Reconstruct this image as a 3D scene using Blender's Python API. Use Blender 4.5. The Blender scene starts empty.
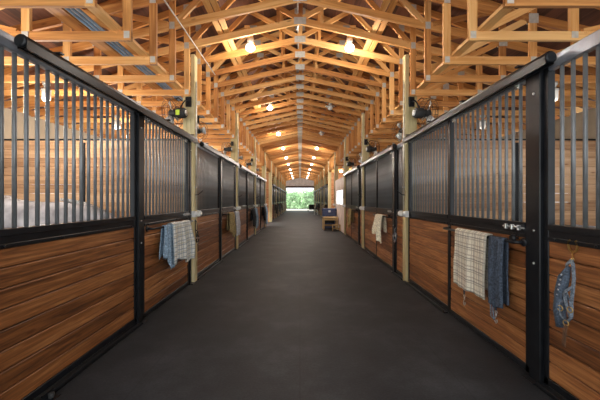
import bpy, math, random
from mathutils import Vector, Matrix
random.seed(11)
SC = bpy.context.scene
COL = SC.collection
PI = math.pi

# ------------------------------------------------------------------ basics
CAM_H = 1.385
W = 1.83            # stall front plane, half the aisle
OUT = 5.55          # outer walls
P0, BAY = 5.50, 3.72
ORD = ['first','second','third','fourth','fifth','sixth','seventh','eighth','ninth','tenth','eleventh','twelfth',
       'thirteenth','fourteenth','fifteenth','sixteenth','seventeenth','eighteenth','nineteenth']
TENS = ['','','twenty','thirty','forty','fifty','sixty','seventy']
def ordw(n):                      # n from 1
    if n < 20: return ORD[n-1]
    t, u = divmod(n, 10)
    if u == 0: return TENS[t][:-1] + 'ieth'
    return TENS[t] + '-' + ORD[u-1]

class MB:
    def __init__(s): s.v=[]; s.f=[]; s.uv=[]; s.m=[]; s.sm=[]
    def face(s, idx, uvs, mi=0, smooth=False):
        s.f.append(idx); s.uv.append(uvs); s.m.append(mi); s.sm.append(smooth)
    def beam(s, p0, p1, w, t, up=(0,0,1), mi=0, ch=0.0):
        """board from p0 to p1; w is the size along 'up', t the size across it"""
        p0=Vector(p0); p1=Vector(p1); a=(p1-p0); L=a.length; a.normalize()
        up=Vector(up); sd=a.cross(up); sd.normalize(); up=sd.cross(a); up.normalize()
        vo=10*random.randint(1,900); uo=random.uniform(0,50)
        c=min(ch, w*.3, t*.3)
        if c>0: sec=[(-t/2+c,-w/2),(t/2-c,-w/2),(t/2,-w/2+c),(t/2,w/2-c),(t/2-c,w/2),(-t/2+c,w/2),(-t/2,w/2-c),(-t/2,-w/2+c)]
        else: sec=[(-t/2,-w/2),(t/2,-w/2),(t/2,w/2),(-t/2,w/2)]
        n=len(sec); b=len(s.v); per=[0]
        for i in range(n):
            q=sec[i]; r=sec[(i+1)%n]; per.append(per[-1]+math.hypot(q[0]-r[0],q[1]-r[1]))
        for p in (p0,p1):
            for x,y in sec: s.v.append(p+sd*x+up*y)
        for i in range(n):
            j=(i+1)%n
            s.face((b+i,b+j,b+n+j,b+n+i),[(uo,vo+per[i]),(uo,vo+per[i+1]),(uo+L,vo+per[i+1]),(uo+L,vo+per[i])],mi)
        s.face(tuple(b+i for i in reversed(range(n))),[(uo+sec[i][0]*.2,vo+sec[i][1]) for i in reversed(range(n))],mi)
        s.face(tuple(b+n+i for i in range(n)),[(uo+sec[i][0]*.2,vo+sec[i][1]) for i in range(n)],mi)
    def box(s, lo, hi, mi=0, ch=0.0):
        lo=Vector(lo); hi=Vector(hi); d=hi-lo; c=(lo+hi)/2
        ax=max(range(3), key=lambda i:d[i])
        p0=c.copy(); p1=c.copy(); p0[ax]=lo[ax]; p1[ax]=hi[ax]
        up={0:(0,0,1),1:(0,0,1),2:(0,1,0)}[ax]
        ui={0:2,1:2,2:1}[ax]; ti=3-ax-ui
        s.beam(p0,p1,d[ui],d[ti],up,mi,ch)
    def tube(s, pts, r, n=8, mi=0, flat=None, closed=False, up=None):
        """sweep; r number or list; flat=(w,t) makes a strap"""
        pts=[Vector(p) for p in pts]; m=len(pts)
        rs=r if isinstance(r,(list,tuple)) else [r]*m
        if flat: sec=[(-.5,-.5),(.5,-.5),(.5,.5),(-.5,.5)]; n=4
        b=len(s.v); vo=10*random.randint(1,900); ul=0
        nrm=None; us=[]
        for i,p in enumerate(pts):
            if closed: t=pts[(i+1)%m]-pts[i-1]
            else: t=pts[min(i+1,m-1)]-pts[max(i-1,0)]
            if t.length<1e-9: t=Vector((0,0,1))
            t.normalize()
            if nrm is None:
                h=Vector(up) if up else (Vector((0,0,1)) if abs(t.z)<.9 else Vector((1,0,0)))
                nrm=(h-t*h.dot(t)).normalized()
            else:
                q=nrm-t*nrm.dot(t)
                nrm=q.normalized() if q.length>1e-6 else nrm
            bn=t.cross(nrm)
            for k in range(n):
                if flat: s.v.append(p+nrm*(sec[k][0]*flat[0])+bn*(sec[k][1]*flat[1]))
                else:
                    a=2*PI*k/n; s.v.append(p+(nrm*math.cos(a)+bn*math.sin(a))*rs[i])
            if i: ul+=(p-pts[i-1]).length
            us.append(ul)
        rad=flat[0] if flat else max(rs)
        for i in range(m if closed else m-1):
            j=(i+1)%m
            for k in range(n):
                l=(k+1)%n
                s.face((b+i*n+k,b+i*n+l,b+j*n+l,b+j*n+k),
                       [(us[i],vo+k*rad),(us[i],vo+(k+1)*rad),(us[j] if j else us[i]+.05,vo+(k+1)*rad),(us[j] if j else us[i]+.05,vo+k*rad)],mi,not flat)
        if not closed:
            s.face(tuple(b+k for k in reversed(range(n))),[(0,vo)]*n,mi)
            s.face(tuple(b+(m-1)*n+k for k in range(n)),[(0,vo)]*n,mi)
    def lathe(s, prof, c=(0,0,0), axis=(0,0,1), n=16, mi=0):
        """prof = list of (radius, distance along axis)"""
        c=Vector(c); a=Vector(axis).normalized()
        h=Vector((0,0,1)) if abs(a.z)<.9 else Vector((1,0,0))
        u=(h-a*h.dot(a)).normalized(); w=a.cross(u); b=len(s.v)
        for r,d in prof:
            for k in range(n):
                g=2*PI*k/n; s.v.append(c+a*d+(u*math.cos(g)+w*math.sin(g))*max(r,1e-4))
        for i in range(len(prof)-1):
            for k in range(n):
                l=(k+1)%n
                s.face((b+i*n+k,b+i*n+l,b+(i+1)*n+l,b+(i+1)*n+k),[(k/n,prof[i][1]),((k+1)/n,prof[i][1]),((k+1)/n,prof[i+1][1]),(k/n,prof[i+1][1])],mi,True)
        s.face(tuple(b+k for k in reversed(range(n))),[(0,0)]*n,mi)
        e=b+(len(prof)-1)*n
        s.face(tuple(e+k for k in range(n)),[(0,0)]*n,mi)
    def cyl(s, p0, p1, r, n=12, mi=0): s.tube([p0,p1],r,n,mi)
    def mesh(s, name, mats):
        me=bpy.data.meshes.new(name)
        me.from_pydata([tuple(v) for v in s.v],[],s.f)
        ul=me.uv_layers.new(name='UVMap')
        flat=[]
        for u in s.uv:
            for a in u: flat += [a[0],a[1]]
        ul.data.foreach_set('uv',flat)
        me.polygons.foreach_set('material_index',s.m)
        me.polygons.foreach_set('use_smooth',s.sm)
        for m in (mats if isinstance(mats,(list,tuple)) else [mats]): me.materials.append(m)
        me.update(); return me
    def build(s, name, mats, parent=None, loc=None):
        return put(name, s.mesh(name, mats), parent, loc)

def put(name, me, parent=None, loc=None):
    o=bpy.data.objects.new(name, me); COL.objects.link(o)
    if parent is not None: o.parent=parent
    if loc is not None: o.location=loc
    return o
def tag(o, label=None, cat=None, group=None, kind=None):
    if label: o['label']=label
    if cat: o['category']=cat
    if group: o['group']=group
    if kind: o['kind']=kind
    return o
def thing(name, label, cat, loc=(0,0,0), group=None, rz=0):
    o=bpy.data.objects.new(name,None); o.empty_display_size=.1; COL.objects.link(o)
    o.location=loc; o.rotation_euler=(0,0,rz)
    return tag(o,label,cat,group)
KIDS={}
def copy_tree(o, parent=None):
    c=o.copy(); COL.objects.link(c)
    if parent is not None: c.parent=parent
    for ch in list(o.children): copy_tree(ch,c)
    return c
def struct(name, mb, mat, label=None):
    o=mb.build(name,mat); o['kind']='structure'
    if label: o['label']=label
    return o

# ------------------------------------------------------------------ materials
def newmat(name):
    m=bpy.data.materials.new(name); m.use_nodes=True
    nt=m.node_tree; b=nt.nodes['Principled BSDF']; return m,nt,b
def N(nt,t,**k):
    n=nt.nodes.new(t)
    for a,v in k.items(): setattr(n,a,v)
    return n
def mathn(nt,op,a,b=None):
    n=N(nt,'ShaderNodeMath',operation=op)
    for i,x in enumerate((a,b)):
        if x is None: continue
        if isinstance(x,(int,float)): n.inputs[i].default_value=x
        else: nt.links.new(x,n.inputs[i])
    return n.outputs[0]
def ramp(nt,fac,stops):
    r=N(nt,'ShaderNodeValToRGB'); e=r.color_ramp.elements
    while len(e)<len(stops): e.new(.5)
    for i,(p,c) in enumerate(stops): e[i].position=p; e[i].color=(*c,1)
    nt.links.new(fac,r.inputs[0]); return r.outputs[0]
def wood(name, dark, mid, light, rough=.6, var=.35, gs=1.0, knots=True, coat=0, dk=.75, sp_=.22, fine=(1.1,26,.6)):
    m,nt,b=newmat(name); L=nt.links.new
    uv=N(nt,'ShaderNodeUVMap'); sp=N(nt,'ShaderNodeSeparateXYZ'); L(uv.outputs[0],sp.inputs[0])
    idn=mathn(nt,'FLOOR',mathn(nt,'ADD',mathn(nt,'DIVIDE',sp.outputs[1],10.0),.5))
    vv=mathn(nt,'SUBTRACT',sp.outputs[1],mathn(nt,'MULTIPLY',idn,10.0))
    def vec(ku,kv,ki):
        c=N(nt,'ShaderNodeCombineXYZ'); L(mathn(nt,'MULTIPLY',sp.outputs[0],ku),c.inputs[0]); L(mathn(nt,'MULTIPLY',vv,kv),c.inputs[1]); L(mathn(nt,'MULTIPLY',idn,ki),c.inputs[2]); return c.outputs[0]
    n1=N(nt,'ShaderNodeTexNoise'); n1.inputs['Scale'].default_value=1; n1.inputs['Detail'].default_value=4; n1.inputs['Roughness'].default_value=.6; n1.inputs['Distortion'].default_value=.6
    L(vec(fine[0]*gs,fine[1]*gs,3.7),n1.inputs['Vector'])
    n2=N(nt,'ShaderNodeTexNoise'); n2.inputs['Scale'].default_value=1; n2.inputs['Detail'].default_value=2
    L(vec(.9,4,5.3),n2.inputs['Vector'])
    wn=N(nt,'ShaderNodeTexWhiteNoise',noise_dimensions='1D'); L(idn,wn.inputs['W'])
    f=mathn(nt,'ADD',mathn(nt,'MULTIPLY',n1.outputs[0],fine[2]),mathn(nt,'MULTIPLY',n2.outputs[0],1-fine[2]))
    f=mathn(nt,'ADD',f,mathn(nt,'MULTIPLY',mathn(nt,'SUBTRACT',wn.outputs[0],.5),var))
    col=ramp(nt,f,[(.5-sp_,dark),(.5,mid),(.5+sp_,light)])
    if knots:
        vo=N(nt,'ShaderNodeTexVoronoi'); vo.inputs['Scale'].default_value=1; L(vec(2.2,7,9.1),vo.inputs['Vector'])
        k=ramp(nt,vo.outputs['Distance'],[(.05,(1,1,1)),(.13,(0,0,0))])
        mx=N(nt,'ShaderNodeMixRGB'); mx.blend_type='MULTIPLY'; mx.inputs[2].default_value=(.35,.22,.13,1)
        L(mathn(nt,'MULTIPLY',k,dk),mx.inputs[0]); L(col,mx.inputs[1]); col=mx.outputs[0]
    L(col,b.inputs['Base Color']); b.inputs['Roughness'].default_value=rough
    bp=N(nt,'ShaderNodeBump'); bp.inputs['Strength'].default_value=.15; bp.inputs['Distance'].default_value=.004
    L(n1.outputs[0],bp.inputs['Height']); L(bp.outputs[0],b.inputs['Normal'])
    if coat: b.inputs['Coat Weight'].default_value=coat; b.inputs['Coat Roughness'].default_value=.35
    return m
def plain(name, c, rough=.5, metal=0, noise=.12, scale=12, bump=0, spec=None):
    m,nt,b=newmat(name); L=nt.links.new
    tc=N(nt,'ShaderNodeTexCoord'); n=N(nt,'ShaderNodeTexNoise'); n.inputs['Scale'].default_value=scale; n.inputs['Detail'].default_value=4
    L(tc.outputs['Object'],n.inputs['Vector'])
    lo=tuple(x*(1-noise*2) for x in c); hi=tuple(min(1,x*(1+noise*2)) for x in c)
    L(ramp(nt,n.outputs[0],[(.3,lo),(.7,hi)]),b.inputs['Base Color'])
    b.inputs['Roughness'].default_value=rough; b.inputs['Metallic'].default_value=metal
    if spec is not None: b.inputs['Specular IOR Level'].default_value=spec
    if bump:
        bp=N(nt,'ShaderNodeBump'); bp.inputs['Strength'].default_value=bump; bp.inputs['Distance'].default_value=.01
        L(n.outputs[0],bp.inputs['Height']); L(bp.outputs[0],b.inputs['Normal'])
    return m
def emit(name,c,st):
    m,nt,b=newmat(name); b.inputs['Base Color'].default_value=(*c,1)
    b.inputs['Emission Color'].default_value=(*c,1); b.inputs['Emission Strength'].default_value=st; return m
def plaid(name, base, l1, l2, scale=14, w=.16):
    """woven check: two sets of crossing lines in cloth UV"""
    m,nt,b=newmat(name); L=nt.links.new
    uv=N(nt,'ShaderNodeUVMap'); sp=N(nt,'ShaderNodeSeparateXYZ'); L(uv.outputs[0],sp.inputs[0])
    def line(ax,sc,wd,off):
        fr=mathn(nt,'FRACT',mathn(nt,'ADD',mathn(nt,'MULTIPLY',sp.outputs[ax],sc),off)); return mathn(nt,'LESS_THAN',fr,wd)
    cur=None
    def mix(f,a,c,k):
        x=N(nt,'ShaderNodeMixRGB'); L(mathn(nt,'MULTIPLY',f,k),x.inputs[0])
        if isinstance(a,tuple): x.inputs[1].default_value=(*a,1)
        else: L(a,x.inputs[1])
        x.inputs[2].default_value=(*c,1); return x.outputs[0]
    c=mix(line(0,scale,w,0),base,l1,.75); c=mix(line(1,scale,w,0),c,l1,.75)
    c=mix(line(0,scale/2,w*.45,.3),c,l2,.7); c=mix(line(1,scale/2,w*.45,.3),c,l2,.7)
    no=N(nt,'ShaderNodeTexNoise'); no.inputs['Scale'].default_value=90; L(uv.outputs[0],no.inputs['Vector'])
    mx=N(nt,'ShaderNodeMixRGB'); mx.blend_type='MULTIPLY'; mx.inputs[0].default_value=.5; L(c,mx.inputs[1]); L(ramp(nt,no.outputs[0],[(.3,(.55,.55,.55)),(.7,(1,1,1))]),mx.inputs[2])
    L(mx.outputs[0],b.inputs['Base Color']); b.inputs['Roughness'].default_value=.95
    bp=N(nt,'ShaderNodeBump'); bp.inputs['Strength'].default_value=.3; bp.inputs['Distance'].default_value=.004; L(no.outputs[0],bp.inputs['Height']); L(bp.outputs[0],b.inputs['Normal'])
    return m

M={}
M['truss']=wood('pine truss lumber',(.37,.135,.030),(.65,.295,.078),(.84,.49,.185),.65,.35)
M['board']=wood('stained stall boards',(.042,.013,.004),(.24,.085,.024),(.54,.24,.085),.48,.20,gs=1,coat=.05,dk=.7,sp_=.235,fine=(2.2,48,.72))
M['part']=wood('weathered partition boards',(.30,.155,.075),(.52,.31,.165),(.66,.44,.27),.7,.35)
M['deck']=wood('dark roof deck boards',(.055,.022,.012),(.125,.048,.026),(.20,.085,.045),.75,.4,knots=False)
M['post']=wood('treated timber post',(.36,.28,.12),(.52,.43,.22),(.65,.56,.33),.7,.2)
M['endw']=wood('warm pine wall boards',(.28,.10,.03),(.48,.20,.07),(.60,.29,.12),.6,.3)
M['bench']=wood('bench lumber',(.35,.22,.09),(.55,.37,.17),(.68,.48,.25),.7,.3)
M['steel']=plain('black powder coated steel',(.009,.010,.012),.32,.0,.2,8,spec=.28)
M['bar']=plain('dark steel tube',(.20,.21,.215),.32,.3,.1,8)
M['header']=plain('grey blue steel header',(.30,.33,.38),.30,.6,.12,5)
M['galv']=plain('galvanised gusset steel',(.56,.53,.47),.6,.3,.06,30)
M['conduit']=plain('galvanised conduit',(.62,.62,.58),.4,.6,.1,20)
M['rubber']=plain('black rubber',(.02,.02,.02),.7,0,.2,20)
M['white']=plain('white plastic',(.75,.75,.72),.4,0,.05,8)
M['paint']=plain('pale pinkish plaster',(.82,.72,.66),.8,0,.08,3)
M['tan']=plain('tan wall panel',(.36,.30,.22),.8,0,.08,2)
M['brass']=plain('brass',(.55,.38,.14),.35,.9,.1,30)
M['chrome']=plain('nickel',(.6,.6,.58),.28,.95,.08,30)
M['nylon']=plain('blue grey nylon webbing',(.055,.075,.105),.8,0,.3,80)
M['nylonlt']=plain('pale blue grey webbing',(.15,.18,.215),.8,0,.3,80)
M['leather']=plain('brown leather',(.11,.055,.03),.55,0,.25,30)
M['black']=plain('black cloth',(.018,.019,.022),.85,0,.3,40)
M['navy']=plain('dark blue grey cloth',(.045,.06,.085),.95,0,.35,60,.3)
M['bluecloth']=plain('blue cloth',(.24,.34,.44),.95,0,.25,50,.3)
M['cream']=plain('cream cloth',(.74,.67,.50),.95,0,.2,40,.3)
M['olive']=plain('olive tan cloth',(.33,.25,.11),.95,0,.3,40,.3)
M['palecloth']=plain('pale grey cloth',(.55,.57,.62),.95,0,.15,40,.3)
M['pvc']=plain('blue grey pipe',(.20,.28,.36),.45,0,.15,8)
M['lime']=plain('lime green label',(.50,.68,.04),.5,0,.05,8)
M['horse']=plain('grey horse coat',(.36,.34,.345),.75,0,.25,5,.1)
M['hair']=plain('pale horse hair',(.50,.48,.46),.8,0,.3,60,.3)
M['hoof']=plain('dark hoof',(.06,.05,.045),.6,0,.2,30)
M['trunk']=plain('blue plastic',(.035,.055,.14),.45,0,.1,8)
M['gravel']=plain('pale gravel',(.42,.40,.36),.95,0,.25,9)
M['plaid1']=plaid('beige plaid wool',(.84,.78,.63),(.45,.39,.30),(.22,.20,.18),19,.24)
M['plaid2']=plaid('white and grey plaid cotton',(.86,.86,.80),(.30,.36,.40),(.5,.48,.34),17,.24)
M['leaf']=plain('hedge leaves',(.32,.50,.28),.6,0,.45,1.5)
def glass(name,c,al):
    m,nt,b=newmat(name); b.inputs['Base Color'].default_value=(*c,1); b.inputs['Roughness'].default_value=.1; b.inputs['Alpha'].default_value=al; return m
LAMP_ON=emit('lit bulb glass',(1,.97,.92),7)
LAMP_OFF=plain('unlit frosted glass',(.8,.79,.74),.3,0,.03,8)
JAR=emit('jar glass',(.8,.78,.72),.12)  # faint glow added to the glass of jar lamps that are off
PANE=emit('bright window pane',(.93,.97,1),1.6)

def floor_mat():
    m,nt,b=newmat('dark rubber aisle floor'); L=nt.links.new
    tc=N(nt,'ShaderNodeTexCoord')
    n=N(nt,'ShaderNodeTexNoise'); n.inputs['Scale'].default_value=1.3; n.inputs['Detail'].default_value=7; n.inputs['Roughness'].default_value=.68
    L(tc.outputs['Object'],n.inputs['Vector'])
    n2=N(nt,'ShaderNodeTexNoise'); n2.inputs['Scale'].default_value=60; n2.inputs['Detail'].default_value=3; L(tc.outputs['Object'],n2.inputs['Vector'])
    c=ramp(nt,n.outputs[0],[(.30,(.0115,.0133,.016)),(.5,(.0215,.0245,.0288)),(.72,(.050,.054,.060))])
    mx=N(nt,'ShaderNodeMixRGB'); mx.blend_type='MULTIPLY'; mx.inputs[0].default_value=.6; L(c,mx.inputs[1]); L(ramp(nt,n2.outputs[0],[(.3,(.5,.5,.5)),(.75,(1.25,1.22,1.2))]),mx.inputs[2])
    # mat joints
    br=N(nt,'ShaderNodeTexBrick'); br.offset=0; br.inputs['Color1'].default_value=(1,1,1,1); br.inputs['Color2'].default_value=(.93,.93,.93,1); br.inputs['Mortar'].default_value=(.6,.6,.6,1)
    br.inputs['Scale'].default_value=1; br.inputs['Mortar Size'].default_value=.006; br.inputs['Brick Width'].default_value=1.22; br.inputs['Row Height'].default_value=1.83
    L(tc.outputs['Object'],br.inputs['Vector'])
    m2=N(nt,'ShaderNodeMixRGB'); m2.blend_type='MULTIPLY'; m2.inputs[0].default_value=.6; L(mx.outputs[0],m2.inputs[1]); L(br.outputs[0],m2.inputs[2])
    L(m2.outputs[0],b.inputs['Base Color']); b.inputs['Roughness'].default_value=.62; b.inputs['Specular IOR Level'].default_value=.35
    bp=N(nt,'ShaderNodeBump'); bp.inputs['Strength'].default_value=.25; bp.inputs['Distance'].default_value=.006; L(n2.outputs[0],bp.inputs['Height']); L(bp.outputs[0],b.inputs['Normal'])
    return m
M['floor']=floor_mat()

# ------------------------------------------------------------------ the setting
END=42.7
START=-1.0
def ybay(k): return P0+BAY*k          # post k
b=MB(); b.box((-OUT-.3,START,-.12),(OUT+.3,END,0)); struct('floor',b,M['floor'])
b=MB(); b.box((-30,END,-.16),(30,62,-.02)); struct('ground',b,M['gravel'])
SL=.36; TC_H=CAM_H+1.85               # roof slope, top chord height at the wall line
def roof_z(x): return TC_H+SL*(OUT-abs(x))
# roof deck, boards running along the barn
for s,nm in ((-1,'ceiling_left'),(1,'ceiling_right')):
    b=MB(); n=42; xe=OUT+.35
    for i in range(n):
        x0=xe*i/n; x1=xe*(i+1)/n+.004
        za=roof_z(x0)+.075; zb=roof_z(x1)+.075
        b.beam((s*(x0+x1)/2,START,(za+zb)/2),(s*(x0+x1)/2,END,(za+zb)/2),math.hypot(x1-x0,zb-za),.02,(s*(x1-x0),0,zb-za))
    o=struct(nm,b,M['deck'])
b=MB(); b.box((-.09,START,roof_z(0)+.085),(.09,END,roof_z(0)+.11)); struct('trim_1',b,M['deck'])   # ridge
# outer walls: stained boards low, tan panel above; unseen window openings added to daylight the stalls
Y1,Y2=ybay(3),ybay(4)                 # cross aisle
WT=CAM_H+1.74
WZ0,WZ1,WH=1.15,2.30,.75
NW=[1]
def wall_side(s, segs, nm, wins):
    b=MB(); xa=s*OUT if s>0 else -OUT-.05; xb=xa+.05
    for (y0,y1) in segs:
        ws=[c for c in wins if y0<c<y1]
        ys=[y0]+[q for c in ws for q in (c-WH,c+WH)]+[y1]
        b.box((xa,y0,0),(xb,y1,WZ0)); b.box((xa,y0,WZ1),(xb,y1,WT))
        for i in range(0,len(ys),2): b.box((xa,ys[i],WZ0),(xb,ys[i+1],WZ1))
        for c in ws:
            NW[0]+=1
            q=MB(); t=.045
            for (a0,a1,c0,c1) in ((-WH,WH,WZ0,WZ0+t),(-WH,WH,WZ1-t,WZ1),(-WH,-WH+t,WZ0+t,WZ1-t),(WH-t,WH,WZ0+t,WZ1-t),(-.02,.02,WZ0+t,WZ1-t)):
                q.box((xa-.01,c+a0,c0),(xb+.01,c+a1,c1))
            o=q.build('window_%d'%NW[0],M['white']); o['kind']='structure'  # frame of an unseen window, added to let daylight into a stall
    struct(nm,b,M['tan'])
ADDED_WINS=[(ybay(i-1)+ybay(i))/2 for i in (0,1,2,3,5,6,7,8,9,10)]
wall_side(1,[(START,Y1),(Y2,END)],'wall_right',[c for c in ADDED_WINS if c<12 or c>20])
wall_side(-1,[(START,Y1),(Y2,END)],'wall_left',ADDED_WINS)
# end gable above the far doorway
def board_wall(b, x0,x1,z0,z1,y,t=.03,bh=.18,top=None):
    z=z0
    while z<z1-.01:
        h=min(bh,z1-z)
        a,c=x0,x1
        if top:                       # clip to roof
            lim=OUT-(z+h-TC_H)/SL
            a=max(x0,-lim); c=min(x1,lim)
        if c-a>.05: b.box((a,y,z),(c,y+t,z+h-.004))
        z+=h
b=MB(); board_wall(b,-OUT,-1.85,0,CAM_H+1.62,END); board_wall(b,1.85,OUT,0,CAM_H+1.62,END)
board_wall(b,-OUT,OUT,CAM_H+1.62,roof_z(0)+.05,END,top=True); struct('wall_end',b,M['paint'])
b=MB(); b.box((-1.95,END-.06,CAM_H+1.60),(1.95,END,CAM_H+1.86)); struct('trim_2',b,M['deck'])
for i,s in enumerate((-1,1)):
    b=MB(); b.box((s*1.85-.05,END-.05,0),(s*1.85+.05,END,CAM_H+1.6)); struct('trim_%d'%(3+i),b,M['post'])
# full height board walls facing the cross aisle
for s,side in ((-1,'left'),(1,'right')):
    b=MB(); board_wall(b,*(sorted((s*1.98,s*OUT))),0,CAM_H+1.7,Y2-.03,.05,.15); struct('wall_cross_'+side,b,M['endw'])
b=MB(); board_wall(b,-OUT,-2.0,0,2.42,Y1-.02,.05,.15); struct('wall_cross_left_near',b,M['endw'])

# ------------------------------------------------------------------ roof trusses
TH=.038
def hc(x): return CAM_H+2.95-.222*abs(x)      # centre line of the sloped bottom chord
HB=CAM_H+1.765                                 # centre line of the level chord over the stalls
def tc(x): return roof_z(x)+.0
members=[]                                     # (part name, p0, p1, width)
for s in (-1,1):
    members+= [('top_chord',(s*5.85,tc(5.85)),(0,tc(0)),.10),
               ('bottom_chord',(s*5.45,hc(5.45)),(0,hc(0)),.105),
               ('ceiling_chord',(s*5.55,HB),(s*1.815,HB),.095),
               ('web',(s*1.86,HB-.05),(s*1.86,hc(1.86)+.05),.09),
               ('web',(s*1.86,hc(1.86)+.02),(s*1.86,tc(1.86)-.03),.09),
               ('web',(s*2.95,HB+.04),(s*2.95,hc(2.95)-.04),.09),
               ('web',(s*2.95,hc(2.95)+.04),(s*2.95,tc(2.95)-.04),.09),
               ('web',(s*1.93,hc(1.9)+.03),(s*2.88,tc(2.88)-.05),.075),
               ('web',(s*1.95,HB+.05),(s*2.85,hc(2.85)-.05),.075),
               ('web',(s*3.05,HB+.04),(s*4.0,hc(4.0)-.04),.075),
               ('web',(s*4.0,hc(4.0)+.04),(s*4.0,tc(4.0)-.04),.09),
               ('web',(s*1.8,hc(1.8)+.04),(s*.98,tc(.98)-.05),.075),
               ('web',(s*.05,hc(0)+.05),(s*.92,tc(.92)-.05),.075),
               ('web',(s*.36,hc(.36)+.03),(s*.36,tc(.36)-.04),.05)]
members.append(('web',(0,hc(0)+.04),(0,tc(0)-.05),.09))
gus=[]                                          # (x, z, w, h)
gus.append((0,hc(0)-.005,.20,.115)); gus.append((0,tc(0)-.03,.22,.13))
for s in (-1,1):
    gus+= [(s*1.86,hc(1.86)+.0,.075,.10),(s*1.86,HB+.01,.06,.075),(s*2.95,HB+.01,.07,.07),(s*2.95,hc(2.95),.12,.12),(s*.95,tc(.95)-.03,.16,.10),(s*1.86,tc(1.86)-.03,.1,.12),(s*4.0,hc(4.0),.11,.11)]
def truss_member_mesh(nm,p0,p1,w):
    b=MB(); off=.0
    b.beam((p0[0],0,p0[1]),(p1[0],0,p1[1]),w,TH,(0,0,1) if abs(p1[0]-p0[0])>abs(p1[1]-p0[1]) else (1,0,0)); return b
def gusset_mb(g,y):
    b=MB(); x,z,w,h=g
    b.box((x-w/2,y-.002,z-h/2),(x+w/2,y+.002,z+h/2)); return b
NT=0; TY0=2.865; TS=.61
protos=[]
def truss_proto():
    r=thing('roof_truss','','roof truss')
    for nm,p0,p1,w in members: truss_member_mesh(nm,p0,p1,w).build(nm,M['truss'],r)
    for g in gus:
        for y in (-TH/2-.003,TH/2+.003): gusset_mb(g,y).build('gusset_plate',M['galv'],r)
    return r
tp=[truss_proto() for _ in range(5)]
far=[]
for _ in range(4):
    b=MB()
    for nm,p0,p1,w in members: b.beam((p0[0],0,p0[1]),(p1[0],0,p1[1]),w,TH,(0,0,1) if abs(p1[0]-p0[0])>abs(p1[1]-p0[1]) else (1,0,0))
    for x,z,w,h in [g for g in gus if abs(g[0])<.1]:
        for y in (-TH/2-.003,TH/2+.003): b.box((x-w/2,y-.002,z-h/2),(x+w/2,y+.002,z+h/2),1)
    far.append(b.mesh('roof_truss',[M['truss'],M['galv']]))
k=0
while TY0+TS*k<END-.2:
    y=TY0+TS*k
    if k<20:
        t=tp[k] if k<5 else copy_tree(tp[k%5])
    else: t=put('roof_truss',far[k%4])
    t.location=(0,y,0)
    tag(t,'pale pine scissor truss with galvanised plates, %s counted from the near end'%ordw(k+1),'roof truss','scissor trusses across the aisle')
    k+=1
NT=k
def near_truss(y): return TY0+TS*round((y-TY0)/TS)

# boards, pipes and conduit running the length of the barn
YA,YB=TY0-.25,END-.1
def lengthwise(name,label,cat,x0,x1,z0,z1,mat,group=None):
    b=MB(); b.box((x0,YA,z0),(x1,YB,z1)); o=b.build(name,mat); return tag(o,label,cat,group)
for s,side in ((-1,'left'),(1,'right')):
    xs=sorted((s*1.912,s*2.015))
    lengthwise('brace_board','long pine brace board on the level truss chords above the %s stall fronts'%side,'board',xs[0],xs[1],HB+.049,HB+.087,M['truss'],'long brace boards')
    z=hc(1.25)+.075
    o=thing('brace_board','paired long pine boards lying on the sloped truss chords, %s of the ridge'%side,'board',(s*1.25,YA,z),'long brace boards on the sloped chords')
    for dx in (-.05,.05):
        b=MB(); b.beam((dx,0,-s*dx*.222),(dx,YB-YA,-s*dx*.222),.085,.038,(1,0,-s*.222)); b.build('board',M['truss'],o)
lengthwise('brace_board','long pine board beside the blue grey pipes above the left stalls','board',-2.42,-2.26,HB+.049,HB+.087,M['truss'])
for i,(x,w) in enumerate(((-2.225,'farthest from the aisle'),(-2.175,'middle of three'),(-2.125,'nearest the aisle'))):
    b=MB(); b.cyl((x,YA,HB+.048+.015),(x,YB,HB+.048+.015),.015,10)
    tag(b.build('water_pipe',M['pvc']),'blue grey pipe lying on the left truss chords, '+w,'pipe','pipes on the left board')
b=MB(); b.cyl((-1.70,YA,hc(1.7)-.066),(-1.70,6.45,hc(1.7)-.066),.010,8)
tag(b.build('conduit',M['galv']),'thin metal conduit under the sloped chords at the left edge of the aisle','conduit')
b=MB(); b.cyl((-.035,YA,hc(0)+.12),(-.035,YB,hc(0)+.12),.012,8)
tag(b.build('conduit',M['conduit']),'thin conduit running along the ridge line above the truss peaks','conduit')

# ------------------------------------------------------------------ lamps
def lamp_parts(lit):
    r=thing('ceiling_lamp','','ceiling lamp')
    b=MB(); b.box((-.045,-.36,.19),(.045,.36,.228)); b.build('mounting_board',M['truss'],r)
    b=MB(); b.lathe([(.05,.19),(.055,.18),(.055,.13),(.03,.12),(.03,.08)],n=16); b.build('socket',M['galv'],r)
    b=MB(); b.lathe([(.03,.085),(.06,.07),(.078,.045),(.082,.02),(.072,-.008),(.042,-.026),(.005,-.032)],n=16); b.build('bulb',LAMP_ON if lit else LAMP_OFF,r)
    if not lit:
        b=MB(); b.lathe([(.06,.10),(.13,.075),(.135,.07),(.065,.095)],n=20); b.build('reflector',M['white'],r)
    return r
lp_on=lamp_parts(True); lp_off=lamp_parts(False); used={True:0,False:0}
LX=.865
LIGHTS=[]
for j in range(10):
    for s,side in ((-1,'left'),(1,'right')):
        lit=not (s>0 and j in (1,2))
        p=lp_on if lit else lp_off
        o=p if not used[lit] else copy_tree(p); used[lit]=1
        y=TY0+TS*(4.5+6.1*j) ; y=near_truss(y-TS/2)+TS/2
        z=hc(LX)-.135
        o.location=(s*LX,y,z)
        tag(o,'%s round ceiling lamp, %s down the %s row over the aisle'%('lit' if lit else 'unlit',ordw(j+1),side),'ceiling lamp','aisle ceiling lamps')
        if lit: LIGHTS.append((s*LX,y,z-.24))
LP=27
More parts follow.
